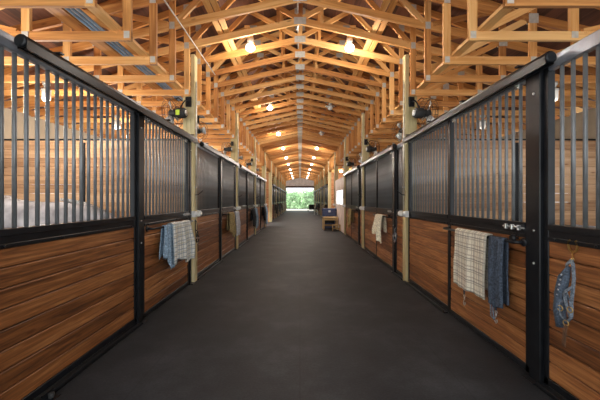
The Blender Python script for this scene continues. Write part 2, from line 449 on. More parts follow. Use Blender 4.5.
def point(name,loc,e,r=.06,c=(1,.92,.82)):
    l=bpy.data.lights.new(name,'POINT'); l.energy=e; l.color=c; l.shadow_soft_size=r
    o=bpy.data.objects.new(name,l); COL.objects.link(o); o.location=loc; return o
for i,p in enumerate(LIGHTS): point('lamp_light',p,LP if i<10 else LP*.9)

# ------------------------------------------------------------------ stall fronts
RB,RT=1.095,1.205     # middle rail
HT0,HT1=2.335,2.430   # head rail
BS=.0915
def boards_mb(s,L,d0,z0=.075,z1=RB,inset=.045,t=.03):
    b=MB(); n=8; h=(z1-z0)/n
    for i in range(n):
        x=sorted((s*d0,s*(d0+t)))
        b.box((x[0],inset,z0+h*i),(x[1],L-inset,z0+h*(i+1)-.007),0,.005)
    x=sorted((s*(d0+t-.004),s*(d0+t+.008))); b.box((x[0],inset,z0),(x[1],L-inset,z1))
    return b
def frame_mb(s,L,d0,door=False):
    b=MB()
    def bx(da,db,y0,y1,z0,z1,ch=.004,mi=0):
        x=sorted((s*da,s*db)); b.box((x[0],y0,z0),(x[1],y1,z1),mi,ch)
    bx(d0-.008,d0+.045,0,L,.02,.075)
    bx(d0-.008,d0+.045,0,.045,.02,HT1); bx(d0-.008,d0+.045,L-.045,L,.02,HT1)
    bx(d0-.004,d0+.045,.045,L-.045,RB,RT-.012)
    bx(d0-.016,d0+.050,.045,L-.045,RT-.045,RT)          # upper lip
    bx(d0-.012,d0+.02,.045,L-.045,RB-.012,RB+.018)      # lower flange with bolts
    n=max(2,int(L/.38))
    for i in range(n):
        y=.12+(L-.24)*i/(n-1)
        b.lathe([(.009,0),(.009,.006),(.004,.010)],(s*(d0-.012),y,RB+.004),(-s,0,0),8)
    if not door:
        bx(d0-.075,d0-.02,.01,L-.01,0,.014); bx(d0-.075,d0-.068,.01,L-.01,0,.035)   # floor guide channel
    return b
CACHE={}
def front(s,y0,L,d0,label,cat,name,detail,door=False,group=None):
    """stall panel or door; origin at its base on the aisle plane"""
    r=thing(name,label,cat,(s*W,y0,0),group)
    key=(s,round(L,3),d0,door)
    if not detail and key in CACHE:
        for nm,me,mat in CACHE[key]: put(nm,me,r)
        return r
    lst=[]
    fm=frame_mb(s,L,d0,door).mesh('frame',M['steel']); lst.append(('frame',fm,None))
    bm_=boards_mb(s,L,d0).mesh('boards',M['board']); lst.append(('boards',bm_,None))
    h=MB(); x=sorted((s*(d0-.006),s*(d0+.043))); h.box((x[0],.045,HT0),(x[1],L-.045,HT1),0,.006)
    lst.append(('head_rail',h.mesh('head_rail',M['header']),None))
    n=int(round((L-.09)/BS)); step=(L-.09)/n
    if detail:
        if 'bar' not in CACHE:
            q=MB(); q.cyl((0,0,RT-.002),(0,0,HT0+.002),.0135,10); CACHE['bar']=q.mesh('bar',M['bar'])
        for nm,me,mt in lst: put(nm,me,r)
        for i in range(1,n): put('bar',CACHE['bar'],r,(s*(d0+.018),.045+step*i,0))
    else:
        q=MB()
        for i in range(1,n): q.cyl((s*(d0+.018),.045+step*i,RT),(s*(d0+.018),.045+step*i,HT0),.0135,6)
        lst.append(('bar_grille',q.mesh('bar_grille',M['bar']),None))
        for nm,me,mt in lst: put(nm,me,r)
        CACHE[key]=lst
    return r
def towel_bar(r,s,L,d0,y0,y1,z=1.045):
    b=MB(); xb=s*(d0-.085)
    b.tube([(s*d0,y0,z),(xb+s*.02,y0,z),(xb,y0+.02,z),(xb,y1-.02,z),(xb+s*.02,y1,z),(s*d0,y1,z)],.014,10)
    tb=b.build('towel_bar',M['steel'],r)
    for y in (y0,y1):
        b=MB(); b.lathe([(.035,0),(.035,.008),(.02,.014)],(s*(d0-.008),y,z),(-s,0,0),14); b.build('flange',M['steel'],tb)
    return tb
def latch(r,s,d0,y,z=1.16):
    b=MB()
    x=s*(d0-.024)
    b.cyl((x,y-.14,z),(x,y+.12,z),.008,8)
    b.cyl((x,y-.1,z),(x-s*.045,y-.1,z+.01),.007,8)
    for yy in (-.08,.0,.08): b.box((min(x-.014,x+.014),y+yy-.012,z-.02),(max(x-.014,x+.014),y+yy+.012,z+.02),0,.004)
    l=b.build('latch',M['chrome'],r)
    b=MB(); b.lathe([(.012,0),(.012,.02),(.03,.03),(.034,.045),(.024,.06)],(s*(d0-.01),y-.05,z-.09),(-s,0,0),14); b.build('pull_knob',M['steel'],l)
def rollers(r,s,d0,L):
    for y in (.14,L-.14):
        b=MB(); x=sorted((s*(d0-.004),s*(d0-.018))); b.box((x[0],y-.03,HT1-.13),(x[1],y+.03,HT1-.02),0,.004)
        b.lathe([(.010,0),(.010,.006),(.004,.01)],(s*(d0-.018),y,HT1-.10),(-s,0,0),8)
        b.build('roller_bracket',M['chrome'],r)
def track(s,y0,L,label):
    r=thing('door_track',label,'door track',(s*W,y0,0),'sliding door tracks')
    def rp(da,z,rr): return [(s*da,0,z),(s*da,L,z)]
    b=MB(); c=-.082
    # round topped track with a slot underneath
    sec=[(-.03,-.048),(-.03,.012),(-.022,.034),(-.006,.044),(.006,.044),(.022,.034),(.03,.012),(.03,-.048),(.012,-.048),(.012,-.036),(.022,-.03),(.022,.01),(0,.032),(-.022,.01),(-.022,-.03),(-.012,-.036),(-.012,-.048)]
    n=len(sec); base=len(b.v)
    for y in (0,L):
        for dx,dz in sec: b.v.append(Vector((s*(c+dx),y,2.385+dz)))
    for i in range(n):
        j=(i+1)%n; b.face((base+i,base+j,base+n+j,base+n+i),[(0,0),(0,.1),(L,.1),(L,0)])
    b.build('rail',M['steel'],r)
    b=MB(); b.lathe([(.040,0),(.042,.012),(.030,.022)],(s*c,0.0,2.383),(0,-1,0),18); b.build('end_cap',M['steel'],r)
    b=MB()                                                   # cover strip behind the rail
    b.box((min(s*-.05,s*-.0),.16,HT1+.004),(max(s*-.05,s*-.0),L,HT1+.03),0,.008); b.build('cover',M['steel'],r)
    for i in range(4):
        q=MB(); y=.3+(L-.5)*i/3; q.box((min(s*-.05,s*-.115),y-.02,HT1+.004),(max(s*-.05,s*-.115),y+.02,HT1+.018),0,.004); q.build('bracket',M['steel'],r)
    return r
def steel_post(s,y,label,wy=.10):
    r=thing('steel_post',label,'steel post',(s*W,y,0),'black steel stall posts')
    b=MB(); x=sorted((s*-.035,s*.05)); b.box((x[0],-wy/2,0),(x[1],wy/2,HT1),0,.006); b.build('tube',M['steel'],r)
    b=MB(); x=sorted((s*-.085,s*-.036)); b.box((x[0],-wy/2,0),(x[1],wy/2,.012),0,.003); b.build('base_plate',M['steel'],r)
    b=MB()
    for z in (.9,1.15,2.2): b.lathe([(.010,0),(.010,.006),(.004,.01)],(s*-.035,0,z),(-s,0,0),8)
    b.build('bolt',M['chrome'],r)
    return r
PWX=.20; PX=1.775
def timber_post(s,y,label,conduit=True):
    r=thing('timber_post',label,'timber post',(s*PX,y,0),'timber posts along the aisle')
    for i in range(3):
        b=MB(); x=sorted((s*(PWX/3*i+.001),s*(PWX/3*(i+1)-.001))); b.box((x[0],-.07,0),(x[1],.07,hc(1.9)-.07 if i==0 else HB+.046),0,.004); b.build('ply',M['post'],r)
    return r

def cons_posts():
    for s,side in ((-1,'left'),(1,'right')):
        n=0
        for k in range(-1,11):
            y=ybay(k)
            if y>END-.2: continue
            n+=1
            timber_post(s,y,'yellowish timber post on the %s of the aisle, %s from the camera'%(side,ordw(n)))
            if k in (0,1,2,3):
                b=MB(); x=s*(PX-.0125); yy=y-.072-.0 if k==0 else y-.03
                yy=y-.03
                b.cyl((x,yy,1.22),(x,yy,HB+.25),.011,8)
                o=b.build('conduit',M['conduit']); tag(o,'pale vertical conduit strapped to the %s %s timber post'%(ordw(n),side),'conduit','vertical conduits on posts')
                for z in (1.6,2.6):
                    c=MB(); c.box((min(x-.006,x+.006)-.010,yy-.028,z-.01),(max(x-.006,x+.006)+.004,yy+.028,z+.01)); c.build('strap',M['chrome'],o)
                # outlets at the foot of the conduit
                for q,dy,w in ((0,-.117,'near'),(1,.117,'far')):
                    e=thing('electrical_outlet','white round-topped outlet cover on the %s side of the %s %s timber post'%(w,ordw(n),side),'outlet',(s*(PX+.0),y+dy,1.10),'white outlets on posts')
                    b=MB(); b.box((-.035,-.045,0),(.035,.045,.10),0,.008); b.build('box',M['white'],e)
                    b=MB(); b.lathe([(.038,-.01),(.044,.005),(.040,.02),(.024,.032),(.005,.036)],(-s*.03,0,.05),(-s,0,.0),16); b.build('cover',M['white'],e)
                # tie hook
                h=MB(); h.tube([(s*(PX-.0),y-.05,1.47),(s*(PX-.05),y-.06,1.475),(s*(PX-.11),y-.06,1.52),(s*(PX-.13),y-.06,1.545)],.007,6)
                tag(h.build('tie_hook',M['steel']),'thin dark hook sticking out of the %s %s timber post'%(ordw(n),side),'hook','tie hooks on posts')
cons_posts()

def stall_left(k,idx):
    y0=ybay(k)+.075; y1=ybay(k+1)-.075; ym=(ybay(k)+ybay(k+1))/2
    det=k<3
    front(-1,y0,ym-.05-y0,0,'fixed barred panel over stained boards, left side, %s stall from the camera'%ordw(idx),'stall panel','stall_screen',det,group='fixed stall panels')
    steel_post(-1,ym,'black steel post between panel and door, left side, %s stall from the camera'%ordw(idx))
    L=y1-.19-(ym+.05)
    steel_post(-1,ybay(k+1)-.21,'slim black jamb post beside the door latch, left side, %s stall from camera'%ordw(idx),.08)
    d=front(-1,ym+.05,L,-.02,'sliding barred stall door, left side, %s stall from the camera'%ordw(idx),'stall door','stall_door',det,True,'sliding stall doors')
    if k<4:
        towel_bar(d,-1,L,-.02,.10,L-.06); latch(d,-1,-.02,L-.16); rollers(d,-1,-.02,L)
    track(-1,y0+.17,y1-y0-.17,'black sliding door track over the %s left stall from the camera'%ordw(idx))
def stall_right(k,idx):
    y0=ybay(k)+.075; y1=ybay(k+1)-.075; ya=ybay(k)+.69; yb=ybay(k)+2.13
    det=k<3
    front(1,y0,ya-.062-y0,0,'narrow fixed barred panel, right side, %s stall from the camera'%ordw(idx),'stall panel','stall_screen',det,group='narrow fixed stall panels')
    steel_post(1,ya,'black steel post beside the latch, right side, %s stall from the camera'%ordw(idx),.12)
    L=yb-(ya+.06)
    d=front(1,ya+.06,L,-.02,'sliding barred stall door, right side, %s stall from the camera'%ordw(idx),'stall door','stall_door',det,True,'sliding stall doors')
    if k<4:
        towel_bar(d,1,L,-.02,.06,L-.03); latch(d,1,-.02,.18); rollers(d,1,-.02,L)
    front(1,yb+.02,y1-yb-.02,0,'wide fixed barred panel over stained boards, right side, %s stall from the camera'%ordw(idx),'stall panel','stall_screen',det,group='wide fixed stall panels')
    track(1,y0+.40,y1-y0-.40,'black sliding door track over the %s right stall from the camera'%ordw(idx))
LB=[-1,0,1,2]+list(range(4,10)); RBAY=[-1,0,1]+list(range(4,10))
for i,k in enumerate(LB): stall_left(k,i+1)
for i,k in enumerate(RBAY): stall_right(k,i+1)

# partitions between the stalls
def partition(s,y,label):
    r=thing('stall_partition',label,'stall partition',(s*1.99,y,0),'partitions between stalls')
    b=MB(); z=0; L=OUT-1.99-.01
    for i in range(16):
        x=sorted((0,s*L)); b.box((x[0],-.02,i*.15),(x[1],.02,i*.15+.147),0,.004)
    b.build('boards',M['part'],r)
    b=MB(); xc=s*1.71; b.box((xc-.05,-.035,0),(xc+.05,-.02,2.36),0,.004); b.box((xc-.05,.02,0),(xc+.05,.035,2.36),0,.004); b.build('stiffener',M['steel'],r)
    b=MB(); x=sorted((0,s*L)); b.box((x[0],-.03,2.40),(x[1],.03,2.425),0,.003); b.build('cap',M['steel'],r)
for s,side,ks in ((-1,'left',[0,1,2]),(1,'right',[0,1,2])):
    for i,k in enumerate(ks): partition(s,ybay(k),'tall board partition between %s stalls %s and %s from the camera'%(side,ordw(i+1),ordw(i+2)) if not (s>0 and k==2) else 'tall board partition closing the last near stall on the right')

# lamps inside the stalls
def stall_lamp_proto():
    r=thing('stall_lamp','','stall lamp')
    b=MB(); b.lathe([(.05,.26),(.05,.22),(.03,.21),(.03,.17),(.062,.16),(.062,.13)],n=14); b.build('socket',M['conduit'],r)
    b=MB(); b.lathe([(.055,.135),(.058,.1),(.055,.02),(.04,-.01),(.005,-.02)],n=14); b.build('jar',JAR,r)
    return r
sl=None
for s,side,nb in ((-1,'left',4),(1,'right',3)):
    for i in range(nb):
        for q,dy in ((0,-.93),(1,.93)):
            y=near_truss((ybay(i-1)+ybay(i))/2+dy)
            if y<TY0: continue
            o=stall_lamp_proto() if sl is None else copy_tree(sl)
            sl=sl or o
            o.location=(s*3.7,y,HB-.05-.26)
            point('stall_fill_light',(s*3.7,y,HB-.42),44 if s<0 else 3.5)  # added fill to brighten the stalls, stronger on the left; jars are unlit
            tag(o,'white jar lamp under the chords of the %s %s stall, %s one'%(ordw(i+1),side,('nearer','farther')[q]),'stall lamp','jar lamps in the stalls')

# ------------------------------------------------------------------ fans
def fan_proto(badge):
    r=thing('stall_fan','','fan')
    R=.235
    b=MB()
    def ring(rr,x): b.tube([(x,rr*math.cos(a),rr*math.sin(a)) for a in [2*PI*i/28 for i in range(28)]],.0035,5,closed=True)
    for rr,x in ((R,-.05),(R,.05),(R*.72,-.075),(R*.72,.075),(R*.45,-.085),(R*.45,.085)): ring(rr,x)
    for i in range(20):
        a=2*PI*i/20; c,sn=math.cos(a),math.sin(a)
        for sg in (-1,1): b.tube([(sg*.088,.06*c,.06*sn),(sg*.085,R*.45*c,R*.45*sn),(sg*.075,R*.72*c,R*.72*sn),(sg*.05,R*c,R*sn),(0,R*1.005*c,R*1.005*sn)],.002,4)
    b.build('cage',M['steel'],r)
    b=MB(); b.lathe([(.02,-.06),(.055,-.05),(.06,-.02),(.06,.08),(.075,.085),(.085,.10),(.085,.20),(.07,.225),(.02,.23)],axis=(1,0,0),n=16); mo=b.build('motor',M['rubber'],r)
    b=MB()
    for i in range(3):
        a0=2*PI*i/3
        vs=[]
        for rr,da,db in ((.05,-.35,.35),(.13,-.45,.45),(.205,-.38,.42)):
            for dd,x in ((da,-.03),(0,-.005),(db,.025)):
                vs.append(Vector((x,rr*math.cos(a0+dd),rr*math.sin(a0+dd))))
        base=len(b.v); b.v+=vs
        for u in range(2):
            for w in range(2):
                i0=base+u*3+w; b.face((i0,i0+1,i0+4,i0+3),[(0,0)]*4,0,True)
    bl=b.build('blade',M['white'],r); md=bl.modifiers.new('thick','SOLIDIFY'); md.thickness=.004
    b=MB(); b.tube([(.14,0,.09),(.16,.02,.16),(.18,.06,.22),(.2,.12,.22)],.012,8); b.box((.15,.12,.14),(.25,.15,.30),0,.004)
    b.tube([(.05,-.0,.235),(.1,0,.25),(.16,.01,.20)],.008,6); b.build('bracket',M['steel'],r)
    if badge:
        b=MB(); b.box((.10,-.095,-.05),(.17,-.083,.03),0,.004); b.build('label_plate',M['lime'],mo)
        b=MB(); b.lathe([(.02,0),(.045,.006),(.045,.012),(.02,.02)],(.228,0,0),(1,0,0),14); b.build('dial',M['chrome'],mo)
    else:
        b=MB(); b.lathe([(.02,0),(.05,.006),(.05,.012),(.02,.02)],(.228,0,0),(1,0,0),14); b.build('dial',M['white'],mo)
    return r
fp={True:None,False:None}
for s,side in ((-1,'left'),(1,'right')):
    for k in range(0,3):
        for q,w in ((0,'near'),(1,'far')):
            bd=(s<0 and k==0 and q==0)
            if fp[bd] is None: fp[bd]=o=fan_proto(bd)
            else: o=copy_tree(fp[bd])
            if q==0:
                o.location=(s*2.08,ybay(k)-.23,2.80); o.rotation_euler=(0,0,-.18 if s<0 else PI+.18)
                if s>0: o.scale=(1,-1,1)
            else:
                o.location=(s*1.84,ybay(k)+.07+.25,2.63); o.rotation_euler=(0,0,-PI/2+s*.35); o.scale=(.78,.78,.78)
            lab='round black cage fan on the %s side of the %s %s timber post'%(w,ordw(k+2),side)
            if bd: lab='round black cage fan with lime green label on the second left timber post'
            tag(o,lab,'fan','cage fans on the posts')

# ------------------------------------------------------------------ cloths
def cloth(name,label,cat,mat,s,y0,y1,xb,zb,Lf,Lb,r=.02,fold=.02,nf=3,seed=0,group=None,slant=0,hem=.02,thick=.006,gather=0,parent=None):
    """cloth hung over a bar at (xb,zb); front towards the aisle"""
    rnd=random.Random(seed); ph=[rnd.uniform(0,6) for _ in range(4)]
    b=MB(); nu=28; nv=44; arc=PI*r
    def pt(u,v):
        yy=y0+(y1-y0)*u
        wob=math.sin(u*9+ph[0])*hem+math.sin(u*21+ph[1])*hem*.4
        lf=Lf+wob+slant*(u-.5); lb=Lb+wob*.6
        t=-lf+(lf+arc+lb)*v
        if t<0: z=zb-(-t); x=-r; dep=-t
        elif t<arc: a=t/r; x=-r*math.cos(a); z=zb+r*math.sin(a); dep=0
        else: z=zb-(t-arc); x=r; dep=(t-arc)
        w=min(1,dep/.3)
        amp=fold*(.25+.75*w)
        x+= (-amp*(.5+.5*math.sin(u*nf*2*PI+ph[2]+dep*1.5)) - .25*amp*(1+math.sin(u*nf*4.6*PI+ph[3]))) if t<arc*.5 else amp*.4*(.5+.5*math.sin(u*nf*2*PI+ph[1]))
        if gather: yy=(y0+y1)/2+(yy-(y0+y1)/2)*(1-gather*(1-w))
        yy+=math.sin(dep*9+u*7+ph[3])*.008*w
        return Vector((xb+(-x if s<0 else x),yy,z)),(u*(y1-y0),t)
    uvs={}
    for i in range(nu+1):
        for j in range(nv+1):
            p,uv=pt(i/nu,j/nv); b.v.append(p); uvs[(i,j)]=uv
    for i in range(nu):
        for j in range(nv):
            q=[(i,j),(i+1,j),(i+1,j+1),(i,j+1)]
            b.face(tuple(a*(nv+1)+c for a,c in q),[uvs[x] for x in q],0,True)
    o=b.build(name,mat,parent)
    md=o.modifiers.new('thickness','SOLIDIFY'); md.thickness=thick; md.offset=0
    if not parent: tag(o,label,cat,group)
    return o
ZB=1.045
xr=W-.02-.085; xl=-xr
def ring_pts(c,rad,ax=(1,0,0),n=16):
    a=Vector(ax).normalized(); h=Vector((0,0,1)); u=(h-a*h.dot(a)).normalized(); w=a.cross(u); c=Vector(c)
    return [c+(u*math.cos(2*PI*i/n)+w*math.sin(2*PI*i/n))*rad for i in range(n)]
def snap(b,p,s,mi=0):
    """trigger snap hanging at p"""
    p=Vector(p)
    b.tube(ring_pts(p+Vector((0,0,-.014)),.014,(1,0,0)),.0035,6,mi,closed=True)
    b.cyl(p+Vector((0,0,-.028)),p+Vector((0,0,-.055)),.007,8,mi)
    b.tube([p+Vector((0,0,-.055)),p+Vector((0,.016,-.07)),p+Vector((0,.018,-.095)),p+Vector((0,0,-.112)),p+Vector((0,-.016,-.098)),p+Vector((0,-.012,-.075))],.0045,6,mi)

# near right door: plaid blanket + dark sheet with straps
cloth('plaid_blanket','beige plaid wool blanket folded over the towel bar of the nearest right door','blanket',M['plaid1'],1,2.93,3.50,xr,ZB,.565,.5,.030,.028,1.5,3,thick=.02,hem=.006)
ds=thing('dark_sheet','dark blue grey sheet with dangling straps beside the beige plaid blanket','sheet',(0,0,0))
cloth('sheet','', '',M['navy'],1,2.70,2.90,xr,ZB,.58,.55,.020,.022,2,5,parent=ds,thick=.012,hem=.012)
for i,(y,z0,z1) in enumerate(((2.80,.46,.42),(3.34,.50,.40))):
    b=MB(); b.tube([(xr-.02,y,z0+.12),(xr-.025,y,z0),(xr-.02,y+.004,z1)],.01,flat=(.025,.004),up=(0,1,0)); st=b.build('strap',M['navy'],ds)
    b=MB(); snap(b,(xr-.02,y,z1+.005),1); b.build('snap',M['chrome'],st)
for y,z in ((2.84,.40),):
    b=MB(); b.tube([(xr-.03,y,.56),(xr-.035,y-.02,.42),(xr-.03,y-.03,.34),(xr-.03,y+.02,.36),(xr-.03,y+.025,.46)],.006,8); b.build('cord',M['nylonlt'],ds)

# nearest left door towels
cloth('plaid_towel','white and grey plaid towel over the bar of the nearest left door','towel',M['plaid2'],-1,4.20,4.98,xl,ZB,.52,.42,.034,.045,2,8,thick=.01,slant=.10,hem=.03,gather=.15)
cloth('blue_towel','blue towel hanging half under the white plaid towel on the left','towel',M['bluecloth'],-1,4.00,4.36,xl,ZB,.50,.40,.018,.030,3,12,thick=.008,slant=.22,hem=.05,gather=.3)
# black halter by the left post
def halter(name,label,s,x,y,z,mat,mat2,metal,sc=1,hook='nail',seed=1,tail=True,nar=1):
    """horse halter hung by its crown from a hook at (x,y,z)"""
    rnd=random.Random(seed)
    r=thing(name,label,'halter',(x,y,z))
    f=(.025*sc,.006)
    a=-s
    def P(dx,dy,dz): return (a*dx*sc,dy*sc*nar,dz*sc)
    b=MB()
    b.tube([P(.02,0,0),P(.03,.05,-.04),P(.03,.075,-.14),P(.035,.06,-.25),P(.03,.02,-.31)],.01,flat=f,up=(0,1,0))
    b.tube([P(.02,0,0),P(.035,-.05,-.04),P(.04,-.07,-.14),P(.045,-.055,-.26),P(.04,-.03,-.33)],.01,flat=f,up=(0,1,0))
    b.build('crown_strap',mat,r)
    b=MB()
    b.tube([P(.03,.03,-.30),P(.06,.09,-.34),P(.065,.075,-.43),P(.055,0,-.47),P(.06,-.07,-.42),P(.065,-.085,-.34),P(.045,-.03,-.31)],.01,flat=f,up=(1,0,0)); b.build('noseband',mat2,r)
    b=MB()
    b.tube([P(.04,.06,-.24),P(.06,.02,-.30),P(.065,-.03,-.36),P(.06,-.06,-.42)],.01,flat=f,up=(0,1,0)); 
    b.tube([P(.05,-.055,-.20),P(.07,.0,-.24),P(.06,.055,-.28)],.01,flat=f,up=(0,1,0)); b.build('cheek_strap',mat2,r)
    for q in (P(.07,.075,-.38),P(.075,-.08,-.36),P(.07,-.01,-.475)):
        b=MB(); b.tube(ring_pts(Vector(q),.02*sc,(1,.2,0)),.004*sc,6,closed=True); b.build('ring',metal,r)
    if tail:
        b=MB(); b.tube([P(.07,-.01,-.49),P(.075,.0,-.56),P(.07,.02,-.63),P(.06,.035,-.66)],.01,flat=(.03*sc,.006),up=(0,1,0)); b.build('chin_strap',M['leather'] if mat2 is not M['black'] else mat,r)
    return r
bh=halter('black_halter','black halter hanging beside the white plaid towel near the left timber post',-1,-(W-.075),5.355,1.05,M['black'],M['black'],M['chrome'],.8,seed=2)
halter('black_halter','black halter on the narrow right panel just past the second right timber post',1,W-.012,5.98,1.07,M['black'],M['nylonlt'],M['chrome'],.95,seed=4)
b=MB(); b.tube([(-.05,-.028,.0),(-.02,-.02,.0),(.0,0,-.006),(.01,.004,.012)],.005,6); b.build('hook',M['chrome'],bh)
# brass horseshoe hook with blue grey halter
hy,hz=2.15,1.05
hk=thing('horseshoe_hook','brass horseshoe hook on the nearest narrow right panel','hook',(W,hy,hz))
b=MB(); pts=[]
for i in range(15):
    a=math.radians(-235+290*i/14); pts.append((-.008,.036*math.cos(a),.03+.042*math.sin(a)))
b.tube(pts,.008,flat=(.008,.014),up=(1,0,0)); b.build('shoe',M['brass'],hk)
b=MB(); b.tube([(-.006,0,-.012),(-.03,-.02,-.02),(-.045,-.045,-.04),(-.045,-.055,-.055),(-.055,-.06,-.06),(-.07,-.06,-.045)],.005,6); b.build('prong',M['brass'],hk)
h1=halter('blue_halter','blue grey halter hanging from the brass horseshoe hook on the right',1,W-.045,hy-.055,hz-.055,M['nylonlt'],M['nylonlt'],M['brass'],.86,seed=6,nar=.62)
b=MB()
for i in range(3):
    dy=.015+.02*i
    b.tube([(-.02,.02,-.05),(-.03-.01*i,dy,-.12),(-.03-.012*i,dy+.03,-.25),(-.025,dy+.035,-.38-.02*i),(-.03,dy+.02,-.43)],.012,8)
b.tube([(-.03,.02,-.1),(-.045,.055,-.2),(-.045,.075,-.34),(-.04,.065,-.46)],[.018,.028,.030,.024],10)
b.build('lead_rope',M['nylon'],h1)
b=MB()
for i in range(5): b.lathe([(.007,0),(.006,.005),(.002,.007)],(-.066,.02+.009*i,-.10-.035*i),(-1,0,0),8)
b.build('stud',M['chrome'],h1)
# pale cloth inside nearest right stall
ib=thing('inner_bar','black bar holding a pale cloth inside the nearest right stall','towel bar',(W+.05,1.86,1.19))
b=MB(); b.tube([(-.005,.06,0),(.10,.06,0),(.10,.53,0),(-.005,.53,0)],.012,8); b.build('rod',M['steel'],ib)
cloth('pale_cloth','pale crumpled cloth behind the bars of the nearest narrow right panel','cloth',M['palecloth'],1,1.96,2.32,W+.15,1.19,.3,.3,.014,.02,3,21,thick=.01)
# farther cloths
cloth('cream_towel','cream towel on the second right door bar','towel',M['cream'],1,6.62,7.15,xr,ZB,.42,.3,.03,.07,3,31,thick=.012,slant=-.2,hem=.06)
cloth('olive_blanket','olive tan blanket on the third right door bar','blanket',M['olive'],1,10.6,11.2,xr,ZB,.55,.4,.03,.05,3,33,thick=.012,hem=.04)
cloth('tan_towel','tan towel on the second left door bar','towel',M['olive'],-1,7.75,8.25,xl,ZB,.52,.4,.03,.05,3,35,thick=.012,slant=.1,hem=.05)
cloth('white_towel','white towel beside the tan one on the second left door bar','towel',M['palecloth'],-1,8.45,8.95,xl,ZB,.58,.4,.03,.04,3,36,thick=.012,hem=.03)
cloth('black_blanket','black blanket on the third left door bar','blanket',M['black'],-1,11.5,12.0,xl,ZB,.6,.4,.03,.05,3,38,thick=.012,hem=.03)
cloth('grey_blue_blanket','grey blue blanket beside the black one on the third left door bar','blanket',M['bluecloth'],-1,12.1,12.6,xl,ZB,.7,.4,.03,.05,3,39,thick=.012,hem=.03)
cloth('navy_blanket','dark blanket on the fourth left door bar','blanket',M['black'],-1,15.0,15.6,xl,ZB,.6,.4,.03,.05,3,41,thick=.012,hem=.03)
cloth('blue_blanket','blue blanket on the fourth left door bar by the cross aisle','blanket',M['bluecloth'],-1,15.75,16.35,xl,ZB,.85,.5,.03,.05,3,42,thick=.012,hem=.03)

# ------------------------------------------------------------------ grey horse in the nearest left stall
def skin(name,verts,edges,radii,root,mat,parent=None,sub=2):
    me=bpy.data.meshes.new(name+'_sk'); me.from_pydata(verts,edges,[])
    o=bpy.data.objects.new(name+'_sk',me); COL.objects.link(o)
    sk=o.modifiers.new('s','SKIN'); sk.use_smooth_shade=True
    for i,v in enumerate(me.skin_vertices[0].data):
        r=radii[i]; v.radius=r if isinstance(r,tuple) else (r,r); v.use_root=(i==root)
    sb=o.modifiers.new('b','SUBSURF'); sb.levels=sub; sb.render_levels=sub
    dg=bpy.context.evaluated_depsgraph_get()
    m2=bpy.data.meshes.new_from_object(o.evaluated_get(dg)); m2.name=name
    bpy.data.objects.remove(o); bpy.data.meshes.remove(me)
    m2.materials.clear(); m2.materials.append(mat)
    m2.polygons.foreach_set('use_smooth',[True]*len(m2.polygons))
    return put(name,m2,parent)
hr=thing('horse','grey horse in the nearest left stall behind the bars, head lowered to the aisle','horse',(-3.5,4.15,0))
V=[(-.62,0,1.19),(-.2,0,1.12),(.2,0,1.10),(.50,0,1.18),(.76,0,1.20),(.98,0,1.12),(1.12,0,1.02),(1.22,0,.84),(1.30,0,.66),(1.33,0,.58)]
R=[.25,.285,.285,.27,.17,.125,.125,.105,.07,.055]
E=[(i,i+1) for i in range(9)]
def leg(att,pts,rs):
    i0=len(V)
    for p,r in zip(pts,rs): V.append(p); R.append(r)
    E.append((att,i0)); E.extend((i,i+1) for i in range(i0,len(V)-1))
for sg in (-1,1):
    leg(3,[(.50,sg*.15,.86),(.50,sg*.15,.52),(.50,sg*.15,.20),(.53,sg*.15,.06),(.55,sg*.15,.03)],[.12,.068,.042,.055,.06])
    leg(0,[(-.62,sg*.17,.88),(-.52,sg*.17,.72),(-.78,sg*.17,.50),(-.74,sg*.17,.18),(-.70,sg*.17,.06),(-.68,sg*.17,.03)],[.18,.13,.062,.043,.055,.06])
skin('body',V,E,R,1,M['horse'],hr)
for sg in (-1,1):
    b=MB(); b.tube([(1.03,sg*.06,1.12),(1.035,sg*.085,1.19),(1.06,sg*.09,1.26)],[.035,.032,.004],8); b.build('ear',M['horse'],hr)
    b=MB(); b.lathe([(.002,0),(.018,.004),(.02,.012),(.012,.02)],(1.17,sg*.085,.97),(0,sg,0),10); b.build('eye',M['rubber'],hr)
b=MB()
for i in range(16):
    t=i/15; x=.42+.62*t; z=1.42-.05*t-.16*t*t
    b.tube([(x,0,z-.03),(x+.01,.05+.02*random.random(),z-.03),(x+.01,.11,z-.16-.05*random.random())],[.02,.025,.006],6)
b.build('mane',M['hair'],hr)
b=MB(); b.tube([(-.86,0,1.25),(-.97,0,1.18),(-1.02,0,.9),(-1.0,0,.5),(-.98,0,.35)],[.04,.05,.07,.06,.01],10); b.build('tail',M['hair'],hr)

# ------------------------------------------------------------------ right side room, bench, trunk
YR0,YR1=ybay(2)+.08,ybay(3)-.08
b=MB()
x0,x1=W-.01,W+.05
wy0,wy1,wz0,wz1=13.75,16.1,1.16,1.86
b.box((x0,YR0,0),(x1,YR1,wz0)); b.box((x0,YR0,wz1),(x1,YR1,2.37)); b.box((x0,YR0,wz0),(x1,wy0,wz1)); b.box((x0,wy1,wz0),(x1,YR1,wz1))
struct('wall_room',b,M['paint'])
wn=bpy.data.objects.new('window_1',None); COL.objects.link(wn); wn.location=(W+.02,(wy0+wy1)/2,wz0); wn['kind']='structure'
b=MB(); hl=(wy1-wy0)/2; hh=wz1-wz0
for (a0,a1,c0,c1) in ((-hl,hl,0,.04),(-hl,hl,hh-.04,hh),(-hl,-hl+.04,.04,hh-.04),(hl-.04,hl,.04,hh-.04),(-.03,.03,.04,hh-.04)): b.box((-.028,a0,c0),(.03,a1,c1))
b.build('window_frame',M['white'],wn)
b=MB(); b.box((.0,-hl+.04,.04),(.008,hl-.04,hh-.04)); b.build('pane',PANE,wn)
b=MB(); board_wall(b,2.0,OUT,0,2.4,YR1+.02,.05,.15); struct('wall_cross_right_near',b,M['paint'])
t=thing('wooden_bench','low wooden work bench against the pale right wall','bench',(1.08,14.9,0))
b=MB()
